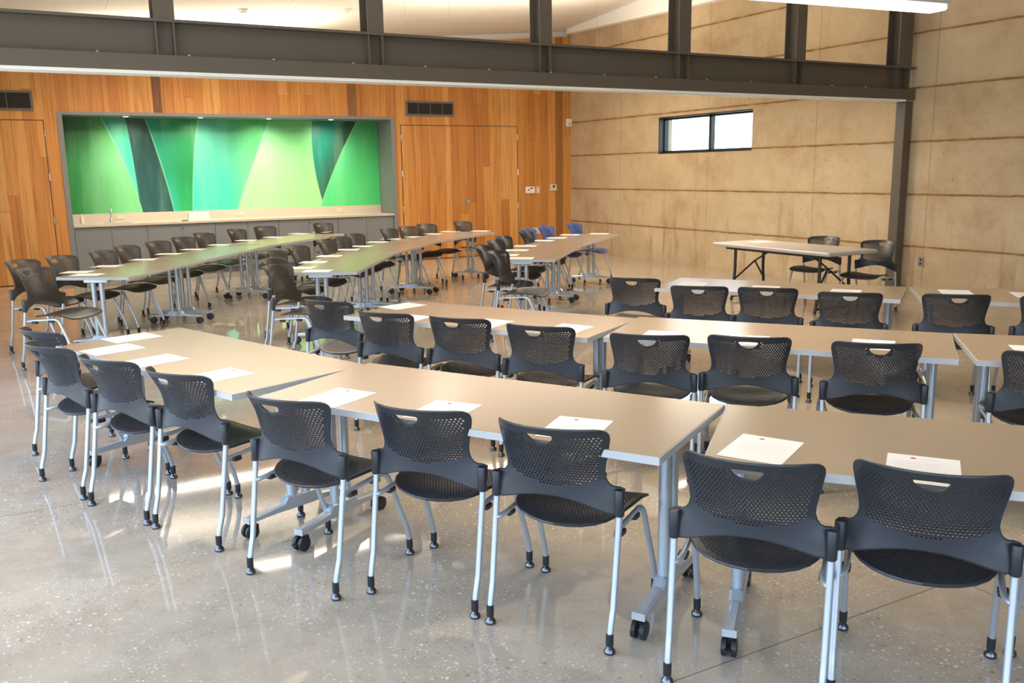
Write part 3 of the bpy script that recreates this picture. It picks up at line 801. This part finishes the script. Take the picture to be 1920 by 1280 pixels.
def make_backrest(parent, mat):
    half = [(0,.538),(.06,.534),(.11,.523),(.16,.508),(.20,.495),(.235,.488),(.2505,.488),(.2505,.578),(.235,.582),(.219,.584),(.205,.592),(.195,.606),(.189,.63),(.1905,.655),(.195,.68),(.206,.73),(.2125,.765),(.2115,.782),(.206,.793),(.196,.8015),(.18,.8065),(.14,.811),(.09,.814),(.04,.8155)]
    out = half + [(-x, z) for x, z in reversed(half[1:])] + []
    out = half + [(0,.816)] + [(-x, z) for x, z in reversed(half) if x > 0]
    slot = [(-.050,.785),(-.047,.776),(-.037,.763),(-.022,.7545),(0,.752),(.022,.7545),(.037,.763),(.047,.776),(.050,.785),(.045,.7895),(0,.7915),(-.045,.7895)]
    holes = [slot]; r = 0; z = .582
    while z < .790:
        x0 = 0 if r % 2 == 0 else .0064; k = -20
        while k <= 20:
            x = k*.0128 + x0; k += 1
            hw = back_half(z)-.020 - max(0, z-.77)*.9
            if abs(x) > hw: continue
            if z < .580 + .95*x*x: continue
            if abs(x) < .064 and z > .738 + .3*abs(x): continue
            if z > .787 - .2*abs(x)*abs(x): continue
            holes.append(hexa(x, z, .0041))
        z += .0102; r += 1
    extra = []
    for i in range(-12, 13):
        for j in range(0, 9):
            x, z = i*.02, .50+j*.015
            lim = .538-.75*x*x
            if z < lim+.006 or z > .572 or (z > .570 and abs(x) > back_half(z)-.006) or abs(x) > .246: continue
            extra.append((x, z))
    mb = cdt_sheet(out, holes, extra, back_surf, .0068, None)
    for s in (-1, 1):   # sleeves that slip over the rear legs
        bx, by, _ = back_surf(s*.243, .53)
        mb.lathe([(.0155,.484),(.0178,.488),(.0178,.574),(.0155,.580),(.004,.581)], (s*.2435, .0755, 0), 14)
    rim = [Vector(back_surf(x, z)) for x, z in out]; rim.append(rim[0])
    mb.tube(rim, .0042, 6, caps=False)
    return mb.build('backrest', mat, parent)
def seat_surf(x, y):
    z = .447
    if y < .22: z -= .024*((.22-y)/.16)**2
    if y > .33: z -= .030*((y-.33)/.135)**2
    z += .010*(abs(x)/.22)**2 - .012*math.exp(-((y-.2)/.1)**2)*(1-(abs(x)/.22)**2)
    return (x, y, z)
def make_seat(parent, mat):
    half = [(0,.060),(.05,.063),(.10,.073),(.145,.092),(.178,.120),(.199,.155),(.211,.20),(.219,.27),(.224,.34),(.226,.40),(.224,.432),(.212,.452),(.19,.462),(.13,.468),(.06,.470)]
    out = half + [(0,.470)] + [(-x, y) for x, y in reversed(half) if x > 0]
    def hw(y):
        for (u, a), (v, b) in zip(half, half[1:]):
            if a <= y <= b: return u+(v-u)*(y-a)/(b-a)
        return 0
    holes = []; r = 0; y = .086
    while y < .44:
        x0 = 0 if r % 2 == 0 else .0068; k = -20
        while k <= 20:
            x = k*.0136+x0; k += 1
            if abs(x) < min(hw(y), hw(max(y-.012,.0605)))-.018: holes.append(hexa(x, y, .0045))
        y += .0115; r += 1
    extra = [(i*.03, .452) for i in range(-6, 7)]
    mb = cdt_sheet(out, holes, extra, seat_surf, .006, None)
    rim = [Vector(seat_surf(x, y))-Vector((0,0,.003)) for x, y in out]; rim.append(rim[0])
    mb.tube(rim, .0062, 6, caps=False)
    return mb.build('seat', mat, parent)
def make_chair(name, mat, loc, rz, label, group):
    t = thing(name, loc, rz, label, 'chair', group)
    make_seat(t, mat); make_backrest(t, mat)
    for s in (-1, 1):
        rear = [(s*.2435,.0755,.50),(s*.2435,.0735,.47)] + bez((s*.242,.028,.16),(s*.2405,.005,.09),(s*.24,0,.05)) 
        l = MB().tube(rear, .0118, 12).build('leg', M['silver'], t)
        front = bez((s*.2265,.315,.4225),(s*.230,.350,.4235),(s*.2325,.366,.392)) + bez((s*.2395,.466,.15),(s*.2405,.487,.09),(s*.2405,.487,.05))
        l2 = MB().tube(front, .0118, 12).build('leg', M['silver'], t)
        for leg, y in ((l, 0.0), (l2, .487)):
            x = s*.24
            MB().lathe([(.0135,.030),(.0140,.034),(.0140,.072),(.0122,.074)], (x,y,0), 12).build('foot_cap', M['black'], leg)
            MB().lathe([(.019,0),(.0215,.004),(.0205,.012),(.013,.022),(.0085,.029)], (x,y,0), 14).build('glide', M['glide'], leg)
        rail = bez((s*.241,.060,.402),(s*.222,.072,.404),(s*.2215,.125,.410)) + [(s*.2235,.25,.418),(s*.2265,.315,.4225)]
        MB().tube(rail, .0105, 10).build('seat_rail', M['silver'], t)
        for y in (.14, .285):
            z = .410+.06*(y-.125); MB().rbox((s*.2245-.016,y-.022,z-.024),(s*.2245+.016,y+.022,z-.002),.004).build('seat_clip', M['black'], t)
    return t
ORD = ('first','second','third','fourth','fifth','sixth','seventh','eighth','ninth','tenth','eleventh','twelfth','thirteenth')
TWHERE = {'T1':'left table of the nearest row','T2':'middle table of the nearest row','T3':'right table of the nearest row',
          'T4':'left table of the second row','T5':'middle table of the second row','T6':'right table of the second row',
          'T7':'left table of the third row','T8':'right table of the third row'}
RWHERE = {'L1':'back row along the grey cabinets','L2':'back row ending at the double doors','L3':'short back row nearest the concrete wall'}
order = sorted(CHAIRS)
seq = {}
def ckey(k):
    return k
counts = {}
# chairs along each table or row in order of distance from the camera end
rows = {}
for k in CHAIRS:
    r = k.split('-')[0]; rows.setdefault(r, []).append(k)
protos = {}
for r, ks in rows.items():
    if r == 'F': continue
    if r[0] == 'L': ks.sort(key=lambda k: CHAIRS[k][0]**2+CHAIRS[k][1]**2)
    else: ks.sort()
    for i, k in enumerate(ks):
        x, y, a = CHAIRS[k]; blue = k in ('L3-d2','L3-e','L3-f')
        if r[0] == 'T':
            lab = 'charcoal perforated chair, %s from the left at the %s' % (ORD[i], TWHERE[r]); grp = 'chairs along the '+TWHERE[r]
            if k == 'T6-1': lab = 'charcoal perforated chair cut by the photo edge at the right table of the second row'
            if k == 'T8-2': lab = 'charcoal perforated chair, second from the left at the right table of the third row'
            if k == 'T3-3': lab = 'charcoal perforated chair cut off by the photo edge in the nearest row'
        else:
            lab = 'dark perforated chair, %s from the camera in the %s' % (ORD[i], RWHERE[r]); grp = 'chairs in the '+RWHERE[r]
            if blue: lab = {'L3-d2':'blue chair half hidden behind a dark chair in the short back row near the concrete','L3-e':'blue chair before the low wall outlet in the short back row near the concrete','L3-f':'blue chair at the far end of the short back row near the concrete'}[k]
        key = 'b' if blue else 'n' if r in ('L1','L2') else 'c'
        if key not in protos: o = protos[key] = make_chair('stacking_chair', M[{'b':'blue_plastic','n':'warm_lit_plastic','c':'plastic'}[key]], (x,y,0), a, lab, grp)
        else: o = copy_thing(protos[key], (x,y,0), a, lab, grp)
        o.scale = (ROW_K,)*3 if r[0] == 'L' else (1,1,1)
for k, lab in (('F-1','dark chair behind the folding table, farther from the steel column'),('F-2','dark chair behind the folding table, right in front of the steel column')):
    x, y, a = CHAIRS[k]; copy_thing(protos['c'], (x,y,0), a, lab, 'chairs at the folding table').scale = (1,1,1)

# ------------------------------------------------------------------ training tables on castors
TW, TZ = .762, .73
TMESH = {}
def make_table(L, loc, rz, label, group):
    t = thing('training_table', loc, rz, label, 'table', group)
    h, w = L/2, TW/2; e = .003
    MB().rbox((-h+e,-w+e,TZ-.028),(h-e,w-e,TZ),.0015).build('tabletop', M['top'], t)
    b = MB(); z0, z1 = TZ-.029, TZ-.0012
    b.box((-h,-w,z0),(h,-w+e,z1)); b.box((-h,w-e,z0),(h,w,z1)); b.box((-h,-w+e,z0),(-h+e,w-e,z1)); b.box((h-e,-w+e,z0),(h,w-e,z1))
    b.build('edge_band', M['edge'], t)
    MB().box((-h+.15,-.022,TZ-.075),(h-.15,.022,TZ-.030)).build('support_rail', M['blackmetal'], t)
    for s in (-1, 1):
        x = s*(h-.10)
        l = MB()
        for y in (-.042, .042):
            l.tube([(x,y,.095),(x,y,TZ-.062)], .023, 14)
        l.rbox((x-.028,-.125,TZ-.066),(x+.028,.125,TZ-.0295),.006)
        leg = l.build('leg', M['silver'], t)
        f = MB()
        # arched foot: deeper under the posts, thinning to the ends
        prof = [(-.295,.078,.105),(-.20,.084,.112),(-.10,.086,.122),(-.075,.084,.150),(.075,.084,.150),(.10,.086,.122),(.20,.084,.112),(.295,.078,.105)]
        vs = []
        for y, za, zb in prof: vs += [(x-.024,y,za),(x+.024,y,za),(x+.024,y,zb-.008),(x+.014,y,zb),(x-.014,y,zb),(x-.024,y,zb-.008)]
        n = 6; fs = [(i*n+j,(i+1)*n+j,(i+1)*n+(j+1)%n,i*n+(j+1)%n) for i in range(len(prof)-1) for j in range(n)]
        fs += [tuple(range(n)), tuple((len(prof)-1)*n+j for j in range(n-1,-1,-1))]
        f.add(vs, fs, 0); f.build('foot', M['silver'], leg)
        for q in (-1, 1):
            y = q*.268
            MB().rbox((x-.0255,q*.296-.002,.077),(x+.0255,q*.296+.002,.106),.001).build('end_cap', M['edge'], leg)
            c = MB()
            for d in (-.017, .017): c.lathe([(.026,d-.010),(.034,d-.008),(.0348,d),(.034,d+.008),(.026,d+.010)], (x,y+q*.012,.035), 16, axis='x')
            c.lathe([(.009,-.012),(.009,.012)], (x,y+q*.012,.0318), 10, axis='x')
            c.box((x-.010,y-.012,.03),(x+.010,y+.03,.062)); c.lathe([(.011,.055),(.011,.080)], (x,y,0), 10)
            if s*q > 0: c.box((x-.012,y+q*.03,.036),(x+.012,y+q*.062,.043))
            c.build('castor', M['black'], leg)
    return t
TLAB = {k:'tan-topped training table on castors, '+v for k, v in TWHERE.items()}
for r, nm in (('L1','back row along the grey cabinets'),('L2','back row ending at the double doors'),('L3','short back row nearest the concrete wall')):
    n = 2 if r == 'L3' else 3
    for i, s in enumerate('abc'[:n]):
        where = ('nearest the camera','farthest away') if n == 2 else ('nearest the camera','in the middle','farthest away')
        TLAB[r+s] = 'tan-topped training table, %s, %s' % (where[i], nm)
tproto = None
for k, (x, y, a, L) in TABLES.items():
    grp = 'training tables in the '+(('nearest row' if k in ('T1','T2','T3') else 'second row' if k in ('T4','T5','T6') else 'third row') if k[0] == 'T' else RWHERE[k[:2]])
    if abs(L-1.829) < .002:
        if tproto is None: tproto = make_table(L, (x,y,0), a, TLAB[k], grp)
        else: copy_thing(tproto, (x,y,0), a, TLAB[k], grp)
    else: make_table(L, (x,y,0), a, TLAB[k], grp)

# ------------------------------------------------------------------ folding table
t = thing('folding_table', (8.19, 7.87, 0), radians(89.5), 'pale grey folding table with black wishbone legs before the concrete wall', 'table')
h, w = .97, .40
MB().rbox((-h,-w,.685),(h,w,.73),.012).build('tabletop', M['greytop'], t)
MB().box((-h+.2,-w+.06,.655),(h-.2,-w+.09,.684)).box((-h+.2,w-.09,.655),(h-.2,w-.06,.684)).build('apron_rail', M['blackmetal'], t)
for s in (-1, 1):
    x = s*(h-.27)
    l = MB()
    for q in (-1, 1): l.tube([(x,q*.24,.684),(x,q*.24,.40),(x+s*.0,q*.265,.10),(x,q*.285,.014)], .019, 12)
    l.tube([(x,-.285,.10-.05),(x,.285,.10-.05)], .016, 8); l.tube([(x,-.24,.66),(x,.24,.66)], .011, 8)
    for q in (-1, 1): l.lathe([(.018,0),(.018,.03)], (x,q*.286,0), 10)
    lg = l.build('leg', M['blackmetal'], t)
    b = MB(); b.tube([(x-s*.42,0,.672),(x-s*.10,0,.50),(x,-.255,.26)], .012, 8); b.tube([(x-s*.10,0,.50),(x,.255,.26)], .012, 8)
    b.build('brace', M['blackmetal'], lg)

# ------------------------------------------------------------------ handouts
def paper_mesh():
    m = MB(); W2, H2 = .108, .1397
    m.box((-W2,-H2,0),(W2,H2,.0008), 0)
    z = .00095
    def flat(poly, mi): m.add([(x,y,z) for x,y in poly], [tuple(range(len(poly)))], mi)
    cx_, cy_ = -.030, .108
    emb = []
    for k in range(14):
        a = pi/2+2*pi*k/14; r = (.011 if k % 2 == 0 else .0055); emb.append((cx_+r*cos(a)*1.25, cy_+r*sin(a)))
    flat(emb, 1)
    rnd = random.Random(3)
    def line(x0, x1, y, hgt):
        x = x0
        while x < x1:
            l = min(rnd.uniform(.006,.020), x1-x); flat([(x,y),(x+l,y),(x+l,y+hgt),(x,y+hgt)], 2); x += l+.0025
    line(-.012, .052, .106, .004); line(-.010, .036, .098, .0022)
    y = .074
    for nl in (1, 4, 3, 4, 2):
        for i in range(nl):
            line(-.085, .085 if i < nl-1 else rnd.uniform(-.03,.05), y, .0020); y -= .0075
        y -= .007
    return m
pm = None
prow = {}
for k, x, y, a in PAPERS: prow.setdefault(k if k[0] == 'T' else k[:2], []).append((k, x, y, a))
for r, ps in prow.items():
    if r[0] == 'L': ps.sort(key=lambda p: p[1]**2+p[2]**2)
    for i, (k, x, y, a) in enumerate(ps):
        if r[0] == 'T': lab = 'white handout, %s from the left on the %s' % (ORD[i], TWHERE[r]); grp = 'handouts on the '+TWHERE[r]
        else: lab = 'white handout, %s from the camera on the %s' % (ORD[i], RWHERE[r]); grp = 'handouts on the '+RWHERE[r]
        if pm is None: pm = o = paper_mesh().build('handout', [M['paper'], M['red'], M['ink']])
        else: o = pm.copy(); COL.objects.link(o)
        o.location = (x, y, TZ+.0004); o.rotation_euler = (0,0,a); tag(o, lab, 'paper', grp)
o = pm.copy(); COL.objects.link(o); o.location = (8.33, 8.52, .7304); o.rotation_euler = (0,0,radians(80)); tag(o, 'white sheet lying alone on the pale grey folding table', 'paper', 'sheet on the folding table')

# ------------------------------------------------------------------ daylight
wd = bpy.data.worlds.new('daylight'); S.world = wd; wd.use_nodes = True
nt = wd.node_tree; nt.nodes.clear()
bg = nt.nodes.new('ShaderNodeBackground'); ou = nt.nodes.new('ShaderNodeOutputWorld'); nt.links.new(bg.outputs[0], ou.inputs[0])
tc = nt.nodes.new('ShaderNodeTexCoord'); sp = nt.nodes.new('ShaderNodeSeparateXYZ'); nt.links.new(tc.outputs['Generated'], sp.inputs[0])
rp = nt.nodes.new('ShaderNodeValToRGB'); mr = nt.nodes.new('ShaderNodeMapRange'); mr.inputs[1].default_value = -1; mr.inputs[2].default_value = 1
nt.links.new(sp.outputs[2], mr.inputs[0]); nt.links.new(mr.outputs[0], rp.inputs[0])
el = rp.color_ramp.elements; el[0].position = .49; el[0].color = (*GROUND_RGB, 1); el[1].position = .53; el[1].color = (*HORIZON_RGB, 1)
e2 = el.new(.75); e2.color = (*SKY_RGB, 1)
nt.links.new(rp.outputs[0], bg.inputs[0]); bg.inputs[1].default_value = WORLD_W

S.view_settings.view_transform = 'Standard'; S.view_settings.look = 'None'; S.view_settings.gamma = 1; S.view_settings.use_curve_mapping = False
S.view_settings.exposure = EXPO
S.cycles.use_denoising = True
S.cycles.max_bounces = 8; S.cycles.diffuse_bounces = 4; S.cycles.glossy_bounces = 4; S.cycles.transparent_max_bounces = 8
S.cycles.sample_clamp_indirect = 6
